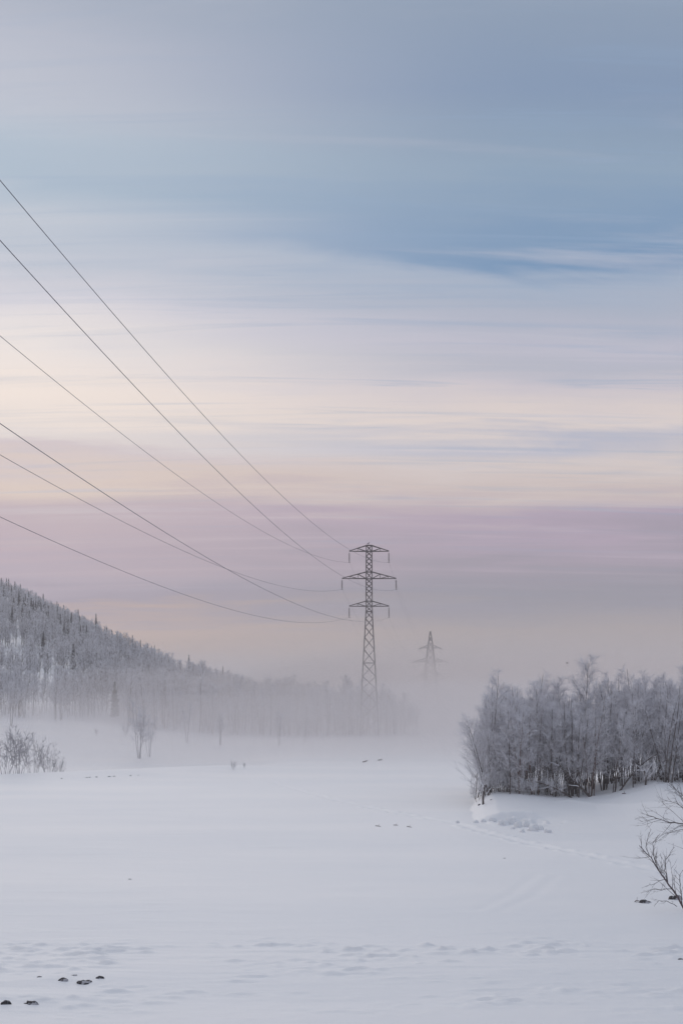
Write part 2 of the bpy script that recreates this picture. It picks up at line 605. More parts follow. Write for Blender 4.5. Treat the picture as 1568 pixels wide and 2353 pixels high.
def birch_meshes(name, seed, H=7.0, stems=2, limbs=20, subs=6, twigs=8, r_twig=0.009, sides=(5, 3), low=0.2, spread=1.0, lean=0.1, thick=1.0):
    rnd = random.Random(seed)
    wood, tw = MB(), MB()
    for s in range(stems):
        hh = H * (1.0 if s == 0 else rnd.uniform(0.72, 0.95))
        a = rnd.uniform(0, 6.28)
        off = 0.0 if s == 0 else rnd.uniform(0.1, 0.3)
        ln = rnd.uniform(0.3, 1.0) * lean * (1 if s == 0 else 1.6)
        d0 = Vector((math.cos(a) * ln, math.sin(a) * ln, 1))
        trunk = grow((math.cos(a) * off, math.sin(a) * off, -0.25), d0, hh + 0.25, 9, rnd, 0.07, 0.05)
        r0 = thick * 0.0070 * hh * rnd.uniform(0.8, 1.15)
        nseg = len(trunk) - 1
        wood.tube(trunk, [r0 * (1 - 0.9 * i / nseg) + 0.006 for i in range(nseg + 1)], sides[0])
        for i in range(limbs):
            t = low + (0.98 - low) * ((i + rnd.random()) / limbs) ** 0.9
            p, td = at_len(trunk, t)
            ll = hh * (0.30 * (1 - t) ** 0.8 + 0.065) * rnd.uniform(0.65, 1.2) * spread
            d = rdir(td, R(rnd.uniform(26, 58)), rnd)
            limb = grow(p, d, ll, 3, rnd, 0.16, 0.06)
            rl = max(r0 * 0.34 * (1 - 0.75 * t), r_twig * 1.3)
            (wood if ll > 0.6 else tw).tube(limb, [rl, rl * 0.8, rl * 0.55, r_twig * 0.8], 3)
            for j in range(subs):
                u = 0.15 + 0.85 * (j + rnd.random()) / subs
                q, ld = at_len(limb, min(u, 0.999))
                sl = ll * rnd.uniform(0.25, 0.55) * (1.1 - 0.5 * u) + 0.12
                sd = rdir(ld, R(rnd.uniform(25, 60)), rnd, 0.12)
                sub = grow(q, sd, sl, 2, rnd, 0.2, 0.05)
                tw.tube(sub, [r_twig * 1.25, r_twig, r_twig * 0.6], sides[1])
                for k in range(twigs):
                    v = 0.1 + 0.9 * (k + rnd.random()) / twigs
                    g, gd = at_len(sub, min(v, 0.999))
                    e = g + rdir(gd, R(rnd.uniform(20, 65)), rnd, 0.05) * rnd.uniform(0.16, 0.42)
                    tw.tube([g, e], [r_twig, r_twig * 0.45], 3)
    wm, tm = wood.mesh(name + '_trunk', True), tw.mesh(name + '_crown', False)
    wm.materials.append(M_WILLOW if 'willow' in name or 'lone' in name else M_BARK)
    tm.materials.append(M_WILLOW if 'willow' in name else M_TWIG_NEAR if 'grove' in name else M_TWIG)
    return wm, tm, H


def make_birch(variant, loc, H, rz, label, group='', name='birch_tree', red=False, tilt=(0, 0), cat='tree'):
    wm, tm, h0 = variant
    r = empty(name, loc, rz)
    s = H / h0
    r.scale = (s, s, s)
    r.rotation_euler = (tilt[0], tilt[1], rz)
    t = obj('trunk', wm, None, r)
    if red:
        if len(wm.materials) == 0:
            wm.materials.append(M_BARK)
        t.material_slots[0].link = 'OBJECT'
        t.material_slots[0].material = M_BARK_RED
    elif not wm.materials:
        wm.materials.append(M_BARK)
    if not tm.materials:
        tm.materials.append(M_TWIG)
    obj('crown', tm, None, r)
    tag(r, label, cat, group)
    return r


GROVE = [birch_meshes('grove_birch', 100 + i, 7.0, st, li, 6, 7, 0.0068, low=lo, spread=sp) for i, (st, li, lo, sp) in enumerate(
    [(4, 16, 0.15, 0.95), (4, 15, 0.2, 0.85), (3, 18, 0.13, 1.0), (1, 40, 0.15, 1.05), (5, 13, 0.18, 0.8), (4, 16, 0.2, 0.85), (3, 28, 0.05, 1.35)])]
LINE = [birch_meshes('line_birch', 200 + i, 8.0, st, li, 5, 5, 0.016, (4, 3), low=lo) for i, (st, li, lo) in enumerate(
    [(2, 18, 0.3), (3, 13, 0.35), (1, 26, 0.25), (2, 18, 0.4)])]
BUSH = [birch_meshes('bush', 300 + i, 2.4, 6, 8, 3, 4, 0.008, (3, 3), low=0.25, spread=0.9, lean=0.45, thick=0.6) for i in range(3)]
SPARSE = [birch_meshes('sparse_willow', 320 + i, 4.0, 11, 7, 2, 2, 0.010, (3, 3), low=0.25, spread=0.8, lean=0.30, thick=0.5) for i in range(3)]
LONE = [birch_meshes('lone_birch', 330 + i, 7.0, 6 - 2 * i, 11, 4, 4, 0.011, (4, 3), low=0.3, spread=0.8, lean=0.16, thick=0.75) for i in range(2)]
FAR = [birch_meshes('far_birch', 340 + i, 8.0, 1, 18, 4, 3, 0.032, (3, 3), low=lo) for i, lo in enumerate((0.2, 0.28, 0.35, 0.15))]


def on_ground(x, y, dz=0.0):
    return (x, y, G(x, y) + dz)


# --- grove on the mound: the ones that stand out, then the body of the wood
GROUP_GROVE = 'frosted birches of the dense grove on the snow mound'
special = [
    (1345, 1528, 99.0, 3, False, 'tallest frosted birch of the grove, its straight dark trunk topping the skyline'),
    (1120, 1556, 96.0, 2, False, 'frosted birch whose pointed crown tops the end of the grove beside open snow'),
    (1222, 1550, 98.0, 0, False, 'second tallest grove birch with a narrow brushy top, between two lower gaps'),
    (1410, 1572, 101.0, 5, False, 'grove birch with thin sprig poking up just beyond the tallest one'),
    (1468, 1570, 101.0, 3, False, 'thin-topped grove birch standing above the hump of the snow mound'),
    (1520, 1572, 98.0, 0, False, 'full-crowned grove birch rising over the shrub at the picture edge'),
]
for px, py, Y, v, red, lab in special:
    x = (px - 784) / FPX * Y
    g = G(x, Y)
    top = CAMZ + (HOR - py) / FPX * Y
    make_birch(GROVE[v], (x, Y, g), (top - g) * 1.02, random.uniform(0, 6.28), lab, GROUP_GROVE)
make_birch(GROVE[6], on_ground(9.6, 93.2), 5.2, 0.4, 'wide low birch at the open end of the grove, frosted branches reaching over snow', GROUP_GROVE, tilt=(0, R(-7)))
make_birch(GROVE[6], on_ground(10.2, 97.0), 5.9, 2.0, 'rounded frosted birch behind the low one at the open end of the grove', GROUP_GROVE, tilt=(0, R(-5)))
make_birch(GROVE[2], on_ground(11.6, 92.6), 6.2, 1.2, 'front birch with reddish brown stems near the open end of the grove', GROUP_GROVE, red=True)
make_birch(GROVE[5], on_ground(12.6, 92.9), 6.4, 3.0, 'pair of leaning reddish stems at the front of the grove', GROUP_GROVE, red=True, tilt=(0, R(4)))
make_birch(GROVE[0], on_ground(16.2, 92.4), 6.6, 4.2, 'thick reddish-trunked birch at the front edge below the tallest tree', GROUP_GROVE, red=True)
make_birch(GROVE[6], on_ground(9.5, 99.5), 5.4, 3.3, 'bushy low-branched birch at the far corner of the open end of the grove', GROUP_GROVE, tilt=(0, R(-10)))
make_birch(GROVE[6], on_ground(10.4, 94.2), 4.6, 5.1, 'short bushy birch filling the open end of the grove under the taller pair', GROUP_GROVE, tilt=(0, R(-9)))
random.seed(21)
placed = [(9.6, 93.2), (10.2, 97), (11.6, 92.6), (12.6, 92.9), (16.2, 92.4)]
n_gr = 0
tries = 0
while n_gr < 125 and tries < 8000:
    tries += 1
    y = 92.0 + 21 * random.random() ** 1.4
    x = random.uniform(9.2 + 0.10 * (y - 92), 0.262 * y + 3)
    md = 0.85 if y < 97 else 1.2
    if any((x - a) ** 2 + (y - b) ** 2 < md * md for a, b in placed):
        continue
    placed.append((x, y))
    edge = ss(8.5, 13, x)
    h = random.triangular(4.6, 7.3, 6.4) * (0.78 + 0.22 * float(edge))
    if y > 100:
        h = random.triangular(5.4, 8.0, 6.8)
    lab = 'frosted birch in the front rank of the grove, its stems rising from the mound edge' if y < 95.5 else 'frosted birch deep inside the grove, only its crown showing over the front rank'
    make_birch(random.choice(GROVE[:6]), on_ground(x, y), h, random.uniform(0, 6.28), lab, GROUP_GROVE, tilt=(random.gauss(0, 0.035), random.gauss(0, 0.035)))
    n_gr += 1
# low frosted undergrowth along the foot of the grove
for i in range(30):
    x = 9.0 + 14 * random.random() ** 1.4
    y = random.uniform(91.7, 95.5)
    make_birch(BUSH[i % 3], on_ground(x, y), random.uniform(0.8, 1.9), random.uniform(0, 6.28), 'low frosted sapling at the foot of the grove',
               'saplings under the grove', 'sapling', cat='shrub')


def pole_thing(name, pts, r0, r1, mat, label, cat, group=None, branches=0, seed=0):
    rnd = random.Random(seed)
    r = empty(name, pts[0])
    o0 = Vector(pts[0])
    P = [Vector(p) - o0 for p in pts]
    m = MB()
    m.tube(P, [r0 + (r1 - r0) * i / (len(P) - 1) for i in range(len(P))], 6)
    m.build('trunk', mat, r, True)
    if branches:
        for i in range(branches):
            b = MB()
            q, d = at_len(P, 0.3 + 0.7 * rnd.random())
            br = grow(q, rdir(d, R(rnd.uniform(30, 60)), rnd, 0.2), rnd.uniform(0.4, 1.2), 3, rnd, 0.2)
            b.tube(br, [r1 * 0.8, r1 * 0.6, r1 * 0.45, r1 * 0.25], 3)
            b.build('branch', M_TWIG, r)
    tag(r, label, cat, group)
    return r


def line3(a, b, n=5, sag=0.0):
    a, b = Vector(a), Vector(b)
    return [a.lerp(b, i / n) + Vector((0, 0, -sag * 4 * (i / n) * (1 - i / n))) for i in range(n + 1)]


gz = lambda x, y, h=0.0: Vector((x, y, G(x, y) + h))
pole_thing('fallen_trunk', line3(gz(16.1, 91.8, -0.1), gz(14.0, 92.6, 2.2)), 0.085, 0.05, M_BARK, 'bare trunk leaning away from the foot of the grove, propped at a slant', 'tree', None, 6, 1)
pole_thing('fallen_trunk', line3(gz(14.9, 91.9, -0.05), gz(12.5, 92.3, 0.9), 5, -0.15), 0.06, 0.03, M_BARK, 'thin pale trunk lying low along the foot of the grove', 'tree', None, 5, 2)
pole_thing('bent_trunk', line3(gz(18.0, 92.4, -0.1), gz(21.0, 93.0, 1.9), 6, -0.45), 0.06, 0.03, M_BARK, 'slender trunk bent in a bow in front of the grove', 'tree', None, 5, 3)
pole_thing('tree_stump', [gz(8.86, 89.0, -0.3), gz(8.84, 89.0, 0.5), gz(8.95, 89.0, 1.15)], 0.075, 0.05, M_BARK, 'broken dark stump at the cut end of the snow mound', 'stump', None, 4, 4)
pole_thing('tree_stump', [gz(19.5, 91.4, -0.2), gz(19.55, 91.4, 0.5), gz(19.4, 91.4, 0.95)], 0.07, 0.05, M_BARK, 'short splayed dark stub in the snow before the grove', 'stump', None, 8, 5)

NAMED_SPRUCES = [
    (221, 1440, 34, 1, 'dark spruce standing alone against the sky on the hill crest'),
    (183, 1452, 42, 0, 'tall thin dark spruce spire on the upper hill just inside the crest'),
    (100, 1490, 44, 2, 'broad dark spruce halfway up the hill, larger than those around it'),
    (169, 1516, 34, 1, 'dark spruce in the middle of the hill, lower than the broad one'),
    (264, 1645, 78, 2, 'large dark spruce at the foot of the hill wood near bare snow'),
    (434, 1535, 34, 1, 'dark spruce poking above the low end of the hill crest'),
    (574, 1618, 36, 0, 'blurred dark spruce inside the misty treeline'),
    (512, 1545, 18, 0, 'tiny dark spruce tip on the lowest part of the misty crest'),
]
KEEP = [hit(a[0], a[1] + (3 if a[1] > 1600 else 24), 150, 600) for a in NAMED_SPRUCES]


def hides_spruce(x, y):
    return any(y < b + 1 and abs(x - a * y / b) < 1.7 for a, b in KEEP)


# --- treeline across the misty valley
random.seed(33)
line_spots = []
tries = 0
while len(line_spots) < 150 and tries < 9000:
    tries += 1
    x = random.uniform(-40, 14.5)
    if x > 9 and random.random() < (x - 9) / 6:
        continue
    yf = float(np.interp(-x, [-12, 7, 37, 60], [264, 257, 243, 224]))
    y = yf - 9 * float(fbm(np.array([x / 9.0]), np.array([0.5]), 2, 78)[0]) + 4 + 26 * random.random() ** 1.6
    if any((x - a) ** 2 + (y - b) ** 2 < 1.6 for a, b in line_spots):
        continue
    if (abs(x - 5.1) < 2.6 and abs(y - 261) < 3.0) or hides_spruce(x, y):
        continue
    line_spots.append((x, y))
for i, (x, y) in enumerate(line_spots):
    make_birch(random.choice(LINE), on_ground(x, y), (4.6 + 6.4 * float(fbm(np.array([x / 5.0]), np.array([y / 9.0]), 2, 77)[0])) * random.uniform(0.72, 1.2) * (1 - 0.35 * float(ss(6, 13.5, x))), random.uniform(0, 6.28),
               'pale frosted birch of the treeline dissolving into the mist', 'birches of the misty treeline', tilt=(random.gauss(0, 0.03), random.gauss(0, 0.03)))
# stragglers on the snow in front of that treeline
for px, py, H, v, lab in [
    (318, 1742, 7.2, 10, 'lone several-stemmed birch standing on the open snow before the treeline'),
    (343, 1738, 5.2, 11, 'slim birch close beside the lone several-stemmed birch on open snow'),
    (430, 1706, 6.0, 3, 'faint birch at the front of the misty treeline, right of the lone clump'),
    (505, 1712, 4.6, 1, 'faint small birch ahead of the misty treeline, well below its neighbours'),
    (640, 1712, 5.0, 0, 'faint birch stepping out of the middle of the misty treeline'),
    (700, 1706, 4.0, 2, 'short faint birch before the misty treeline, nearer the pylon'),
    (25, 1668, 6.5, 1, 'birch on the bare snow slope below the hill at the picture edge'),
    (95, 1640, 6.8, 0, 'thin birch at the lower margin of the hill wood above the bare slope'),
    (187, 1632, 6.2, 3, 'dark-stemmed birch hanging over the margin of the bare snow slope'),
]:
    h_ = hit(px, py, 100, 400)
    make_birch((LONE if v > 9 else LINE)[v % 10], on_ground(*h_), H, random.uniform(0, 6.28), lab, 'single birches on the open snow')
# foot of the hill wood
random.seed(35)
foot = []
tries = 0
while len(foot) < 22 and tries < 3000:
    tries += 1
    x = random.uniform(-62, -36)
    yf = float(np.interp(-x, [7, 37, 60, 120], [262, 248, 224, 190]))
    y = yf + random.uniform(-2, 9)
    if abs(x / y) > 0.245 or hides_spruce(x, y) or any((x - a) ** 2 + (y - b) ** 2 < 2.2 for a, b in foot):
        continue
    foot.append((x, y))
    make_birch(random.choice(LINE), on_ground(x, y), random.uniform(6.5, 8.5), random.uniform(0, 6.28),
               'dark-stemmed frosted birch along the lower edge of the hill wood', 'birches at the foot of the hill wood')

# --- willows behind the low bank at the picture edge
for i, (px, H, lab) in enumerate([
    (8, 5.2, 'tallest bare willow clump behind the low snow bank, cut by the picture edge'),
    (42, 4.9, 'upright bare willow clump second from the picture edge behind the snow bank'),
    (78, 4.0, 'middle-sized bare willow clump behind the snow bank'),
    (112, 3.2, 'spreading bare willow clump leaning outward at the end of the bank shrubs'),
    (136, 2.0, 'smallest willow clump at the end of the bank shrubs'),
]):
    Y = 128 + 1.4 * i
    x = (px - 784) / FPX * Y
    make_birch(SPARSE[i % 3], on_ground(x, Y, -0.1), H, i * 1.3, lab, 'bare willows behind the snow bank', 'willow_shrub', cat='shrub')
for i, (px, py, H, lab) in enumerate([
    (535, 1768, 1.0, 'low tuft of bare twigs alone on the misty snow before the middle of the treeline'),
    (561, 1764, 0.6, 'smaller tuft of twigs just beside the lone low tuft on the misty snow'),
    (288, 1690, 2.0, 'faint little bush on the snow between the hill wood and the lone birch'),
    (332, 1665, 2.2, 'faint bush at the edge of the hill wood straight behind the lone birch'),
    (222, 1690, 1.2, 'faint small bush on the bare snow slope under the hill wood'),
]):
    h_ = hit(px, py, 60, 400)
    make_birch(SPARSE[i % 3], on_ground(*h_), H, i * 0.9, lab, 'low shrubs on the misty snow', 'low_shrub', cat='shrub')



# --- spruces on the hill
def spruce_meshes(name, seed, H=9.0, rad=1.0):
    rnd = random.Random(seed)
    t = MB()
    t.tube([(0, 0, -0.4), (0, 0, H * 0.5), (0, 0, H * 0.985)], [0.016 * H, 0.010 * H, 0.004], 5)
    v, f = [], []
    z = 0.10 * H
    while z < H * 0.97:
        u = z / H
        rr = rad * (1 - u) ** 0.75 * rnd.uniform(0.75, 1.15) + 0.10
        nb = 7 if u < 0.75 else 5
        a0 = rnd.uniform(0, 6.28)
        for k in range(nb):
            a = a0 + 6.283 * k / nb + rnd.uniform(-0.25, 0.25)
            L = rr * rnd.uniform(0.65, 1.2)
            c, s = math.cos(a), math.sin(a)
            drop = L * rnd.uniform(0.25, 0.55)
            wd = 0.24 * L + 0.07
            b = len(v)
            v += [(0, 0, z), (c * L * 0.55 - s * wd, s * L * 0.55 + c * wd, z - drop * 0.75), (c * L * 0.6, s * L * 0.6, z - drop * 0.25),
                  (c * L * 0.55 + s * wd, s * L * 0.55 - c * wd, z - drop * 0.75), (c * L, s * L, z - drop * 0.8),
                  (c * L * 0.5, s * L * 0.5, z - drop - 0.16)]
            f += [(b, b + 1, b + 2), (b, b + 2, b + 3), (b + 1, b + 4, b + 2), (b + 2, b + 4, b + 3), (b, b + 5, b + 1), (b, b + 3, b + 5), (b + 1, b + 5, b + 4), (b + 5, b + 3, b + 4)]
        z += 0.34 * (0.7 + 0.5 * (1 - u))
    v += [(0.05, 0, H * 0.9), (-0.03, 0.05, H * 0.9), (-0.03, -0.05, H * 0.9), (0, 0, H)]
    b = len(v) - 4
    f += [(b, b + 1, b + 3), (b + 1, b + 2, b + 3), (b + 2, b, b + 3)]
    me = bpy.data.meshes.new(name + '_crown')
    me.from_pydata(v, [], f)
    me.update()
    tm = t.mesh(name + '_trunk')
    tm.materials.append(M_STEM)
    me.materials.append(M_SPRUCE)
    return tm, me, H


SPRUCE = [spruce_meshes('spruce', 400 + i, 9.0, r) for i, r in enumerate((0.85, 1.05, 1.3))]


def make_spruce(v, loc, H, label, group='dark spruces on the wooded hill'):
    tm, cm, h0 = SPRUCE[v]
    r = empty('spruce_tree', loc, random.uniform(0, 6.28))
    s = H / h0
    w = s * random.uniform(0.85, 1.2)
    r.scale = (w, w, s)
    obj('trunk', tm, None, r)
    obj('crown', cm, None, r)
    tag(r, label, 'tree', group)
    return r


random.seed(44)
SPR = []
small = [(15, 690, 70), (60, 620, 30), (80, 625, 40), (105, 770, 60), (38, 770, 40), (185, 720, 40), (135, 675, 50), (275, 765, 45), (125, 910, 70),
         (172, 825, 70), (212, 895, 100), (260, 820, 50), (325, 800, 50), (388, 830, 110), (250, 910, 80), (300, 930, 80), (350, 870, 50), (322, 930, 60),
         (395, 960, 120), (370, 960, 100), (435, 975, 50), (110, 1000, 60), (200, 985, 50), (265, 1040, 80), (415, 1040, 60), (510, 880, 90), (525, 860, 50),
         (570, 870, 50), (542, 930, 60), (515, 980, 60), (540, 1055, 60), (583, 1020, 50), (640, 1030, 50), (610, 1105, 50), (575, 1165, 60), (700, 915, 60),
         (755, 985, 60), (815, 1040, 60), (870, 1050, 80), (775, 1165, 110), (745, 1170, 60), (720, 1170, 70), (955, 1160, 90),
         (935, 1065, 50), (1000, 1090, 50), (1075, 1110, 50), (1110, 1130, 60), (1125, 1135, 50), (1150, 1160, 50), (1185, 1150, 60), (1255, 1170, 40),
         (1205, 1220, 50), (1320, 1220, 60), (1355, 1235, 50), (1380, 1230, 50), (1415, 1270, 60), (1485, 1290, 30), (282, 900, 60), (340, 940, 70), (405, 930, 60), (228, 860, 50), (365, 880, 60)]
for cx, cy, h in small:
    px, py = cx * 0.2572, 1176 + cy * 0.2572
    p = hit(px, py + 18, 150, 700)
    H = max(8.0, CAMZ + (HOR - (py - h * 0.2572)) / FPX * p[1] - G(*p))
    SPR.append(p)
    make_spruce(random.choice((0, 0, 1)), on_ground(*p), min(H, 17), 'small dark spruce among the frosted birches of the upper hill')
for (px, py, h, v, lab), p in zip(NAMED_SPRUCES, KEEP):
    g = G(*p)
    top = CAMZ + (HOR - (py - h)) / FPX * p[1]
    SPR.append(p)
    make_spruce(v, (p[0], p[1], g), max(top - g, 7.0), lab)

# --- the rest of the hill wood, past counting: one object
fsrc = []
for i, (wm, tm, h0) in enumerate(FAR):
    m = bpy.data.meshes.new('far_birch_whole')
    nv = len(wm.vertices)
    vs = [tuple(v.co) for v in wm.vertices] + [tuple(v.co) for v in tm.vertices]
    fs = [tuple(p.vertices) for p in wm.polygons] + [tuple(k + nv for k in p.vertices) for p in tm.polygons]
    m.from_pydata(vs, [], fs)
    m.polygons.foreach_set('material_index', [0] * len(wm.polygons) + [1] * len(tm.polygons))
    m.materials.append(M_BARK)
    m.materials.append(M_TWIG)
    fsrc.append(bpy.data.objects.new('far_birch_source', m))     # not linked: only instanced by the forest
r5 = np.random.default_rng(55)
N = 26000
x = r5.uniform(-190, 13, N)
y = r5.uniform(196, 700, N)
yf = np.interp(-x, [-12, 7, 37, 60, 120], [268, 262, 250, 228, 192])
yc = 310 + 1.98 * np.clip(-8 - x, 0, 210)
keep = (y > yf + 2 + r5.uniform(0, 7, N)) & (y < yc + 40) & (x / y > -0.33)
clear = fbm(x / 16, y / 22, 3, 61)
keep &= ~((clear > 0.62) & (x < -40))
keep &= ~((np.abs(x - 5.1) < 2.4) & (np.abs(y - 261) < 3))
keep &= r5.random(N) < 1.15 * ss(0.28, 0.6, fbm(x / 12, y / 20, 3, 93)) * np.where(x > 4, 0.5, 1)
x, y = x[keep], y[keep]
free = np.ones(len(x), bool)
for a, b in SPR:                                   # a spruce stands in its own small clearing
    free &= ~((np.abs(x - a * y / b) < 1.7) & (y < b + 1.5) & (y > b - 14))
x, y = x[free], y[free]
z = ground(x, y)
me = bpy.data.meshes.new('birch_forest')
me.from_pydata([(a, b, c) for a, b, c in zip(x, y, z)], [], [])
at = me.attributes.new('turn', 'FLOAT', 'POINT')
at.data.foreach_set('value', r5.uniform(0, 6.28, len(x)).astype(np.float32))
at = me.attributes.new('size', 'FLOAT', 'POINT')
at.data.foreach_set('value', (r5.uniform(0.5, 1.0, len(x)) * (0.72 + 0.5 * fbm(x / 9, y / 12, 3, 91))).astype(np.float32))
at = me.attributes.new('sort', 'INT', 'POINT')
at.data.foreach_set('value', r5.integers(0, len(FAR), len(x)).astype(np.int32))
forest = obj('birch_forest', me)
tag(forest, 'dense wood of frosted birches covering the hillside and thinning into mist', 'forest', None, 'stuff')
ng = bpy.data.node_groups.new('scatter_forest', 'GeometryNodeTree')
ng.interface.new_socket('Geometry', in_out='INPUT', socket_type='NodeSocketGeometry')
ng.interface.new_socket('Geometry', in_out='OUTPUT', socket_type='NodeSocketGeometry')
gi, go = ng.nodes.new('NodeGroupInput'), ng.nodes.new('NodeGroupOutput')
iop = ng.nodes.new('GeometryNodeInstanceOnPoints')
g2i = ng.nodes.new('GeometryNodeGeometryToInstance')
for s in reversed(fsrc):
    oi = ng.nodes.new('GeometryNodeObjectInfo')
    oi.inputs['Object'].default_value = s
    ng.links.new(oi.outputs['Geometry'], g2i.inputs[0])


def attr(name, typ):
    nd = ng.nodes.new('GeometryNodeInputNamedAttribute')
    nd.data_type = typ
    nd.inputs['Name'].default_value = name
    return nd.outputs['Attribute']


ng.links.new(gi.outputs[0], iop.inputs['Points'])
ng.links.new(g2i.outputs[0], iop.inputs['Instance'])
iop.inputs['Pick Instance'].default_value = True
ng.links.new(attr('sort', 'INT'), iop.inputs['Instance Index'])
cx3 = ng.nodes.new('ShaderNodeCombineXYZ')
ng.links.new(attr('turn', 'FLOAT'), cx3.inputs[2])
ng.links.new(cx3.outputs[0], iop.inputs['Rotation'])
ng.links.new(attr('size', 'FLOAT'), iop.inputs['Scale'])
ng.links.new(iop.outputs[0], go.inputs[0])
md = forest.modifiers.new('scatter', 'NODES')
md.node_group = ng


# ------------------------------------------------------------------ pylons
def disc_mesh():
    m = MB()
    m.lathe([(0.03, 0.06), (0.06, 0.05), (0.17, -0.01), (0.165, -0.03), (0.03, -0.02), (0.03, -0.06)], 10)
    return m.mesh('insulator_disc', True)


DISC = disc_mesh()
DISC.materials.append(M_GLASS)


def insulator(root, a, b, n):
    """string of discs from a to b"""
    a, b = Vector(a), Vector(b)
    L = (b - a).length
    m = MB()
    m.tube([(0, 0, 0), (0, 0, -L)], [0.025, 0.025], 5)
    m.bar((-0.16, 0, -L - 0.05), (0.16, 0, -L - 0.05), 0.09)
    o = m.build('insulator', M_STEEL, root)
    o.location = a
    o.rotation_euler = (a - b).to_track_quat('Z', 'Y').to_euler()
    for i in range(n):
        obj('insulator_disc', DISC, None, o, (0, 0, -0.32 - (L - 0.5) * i / (n - 1)))
    return o


def pylon(loc, half, zs, belts, arms, leg_w, brace_w, rz=0.0, cap=True):
    root = empty('power_pylon', loc, rz)
    top = zs[-1]
    crn = ((-1, -1), (1, -1), (1, 1), (-1, 1))
    brk = sorted(set(half[0]))
    for sx_, sy_ in crn:
        m = MB()
        for a, b in zip(brk, brk[1:]):
            ha, hb = np.interp(a, *half), np.interp(b, *half)
            m.bar((sx_ * ha, sy_ * ha, a - (0.3 if a == brk[0] else 0)), (sx_ * hb, sy_ * hb, b + 0.02), leg_w if b < 23 else leg_w * 0.85)
        m.build('leg', M_STEEL, root)
    for z0, z1 in zip(zs, zs[1:]):
        h0, h1 = float(np.interp(z0, *half)), float(np.interp(z1, *half))
        for k in range(4):
            a, b = crn[k], crn[(k + 1) % 4]
            for p, q in ((a, b), (b, a)):
                eps = 1.0 if p == a else 0.97
                m = MB()
                m.bar((p[0] * h0 * eps, p[1] * h0 * eps, z0), (q[0] * h1 * eps, q[1] * h1 * eps, z1), brace_w)
                m.build('brace', M_STEEL, root)
    for z0 in belts:
        h0 = float(np.interp(z0, *half))
        for k in range(4):
            a, b = crn[k], crn[(k + 1) % 4]
            m = MB()
            m.bar((a[0] * h0 * 1.01, a[1] * h0 * 1.01, z0), (b[0] * h0 * 1.01, b[1] * h0 * 1.01, z0), brace_w * 1.1)
            m.build('crossbar', M_STEEL, root)
    ends = {}
    for ai, (zb, zt, reach, nst, ins) in enumerate(arms):
        hb, ht = float(np.interp(zb, *half)), float(np.interp(zt, *half))
        for s in (-1, 1):
            tip = Vector((s * reach, 0, zb))
            m = MB()
            for t in (-1, 1):
                m.bar((s * hb, t * hb, zb), tip + Vector((0, t * 0.06, 0)), brace_w * 1.15)
                m.bar((s * ht, t * ht, zt), tip + Vector((0, t * 0.06, 0.07)), brace_w * 1.15)
            arm = m.build('crossarm', M_STEEL, root)
            prev = None
            for i in range(1, nst + 1):
                u = i / (nst + 1)
                for t in (-1, 1):
                    lo = Vector((s * hb, t * hb, zb)).lerp(tip, u)
                    hi = Vector((s * ht, t * ht, zt)).lerp(tip, u)
                    m = MB()
                    m.bar(lo, hi, brace_w * 0.8)
                    m.build('strut', M_STEEL, arm)
                    m = MB()
                    back = Vector((s * hb, t * hb, zb)).lerp(tip, (i - 1) / (nst + 1))
                    m.bar(back, hi, brace_w * 0.8)
                    m.build('strut', M_STEEL, arm)
            if ins > 0:
                a = tip + Vector((0, 0, -0.1))
                b = tip + Vector((0, 0, -ins))
                insulator(root, a, b, 10)
                ends[(ai, s)] = Vector(loc) + b
            else:
                for t in (-1, 1):
                    a = tip + Vector((0, t * 0.1, -0.05))
                    b = tip + Vector((s * 0.25 if t < 0 else s * 0.25, t * 2.0, -0.35))
                    insulator(root, a, b, 9)
                m = MB()
                m.tube([tip + Vector((s * 0.25, -2.0, -0.35)), tip + Vector((s * 0.3, -1, -1.2)), tip + Vector((s * 0.3, 1, -1.2)), tip + Vector((s * 0.25, 2.0, -0.35))], [0.03] * 4, 4)
                m.build('jumper_wire', M_CABLE, root)
                mm = Matrix.Rotation(rz, 3, 'Z')
                ends[(ai, s)] = Vector(loc) + mm @ (tip + Vector((s * 0.25, -2.0, -0.35)))
    return root, ends


D1, X1 = 261.0, 5.05
zc = lambda cy: 38.45 - 0.01712 * cy
HALF1 = ([0.0, zc(1870), zc(1465), zc(1190), zc(905), zc(205)], [1.72, 1.45, 1.08, 0.82, 0.57, 0.53])
ZS1 = [zc(c) for c in (2243, 2065, 1900, 1745, 1610, 1465, 1320, 1190, 1080, 990, 915, 856, 802, 722, 668, 615, 563, 490, 432, 375, 320, 268, 205)]
p1, e1 = pylon((X1, D1, G(X1, D1)), HALF1, ZS1, [zc(c) for c in (205, 268, 490, 563, 802, 856, 915, 1465)],
               [(zc(268), zc(207), 3.62, 1, 2.0), (zc(560), zc(490), 4.96, 2, 1.95), (zc(857), zc(802), 3.64, 1, 2.0)], 0.17, 0.11)
tag(p1, 'tall dark lattice pylon with three crossarms rising sharp out of the misty treeline', 'pylon', 'electricity pylons of the line')
m = MB()
m.bar((-0.2, 0, zc(205) + 0.05), (0.2, 0, zc(205) + 0.05), 1.0, 0.06)
m.build('top_plate', M_STEEL, p1)

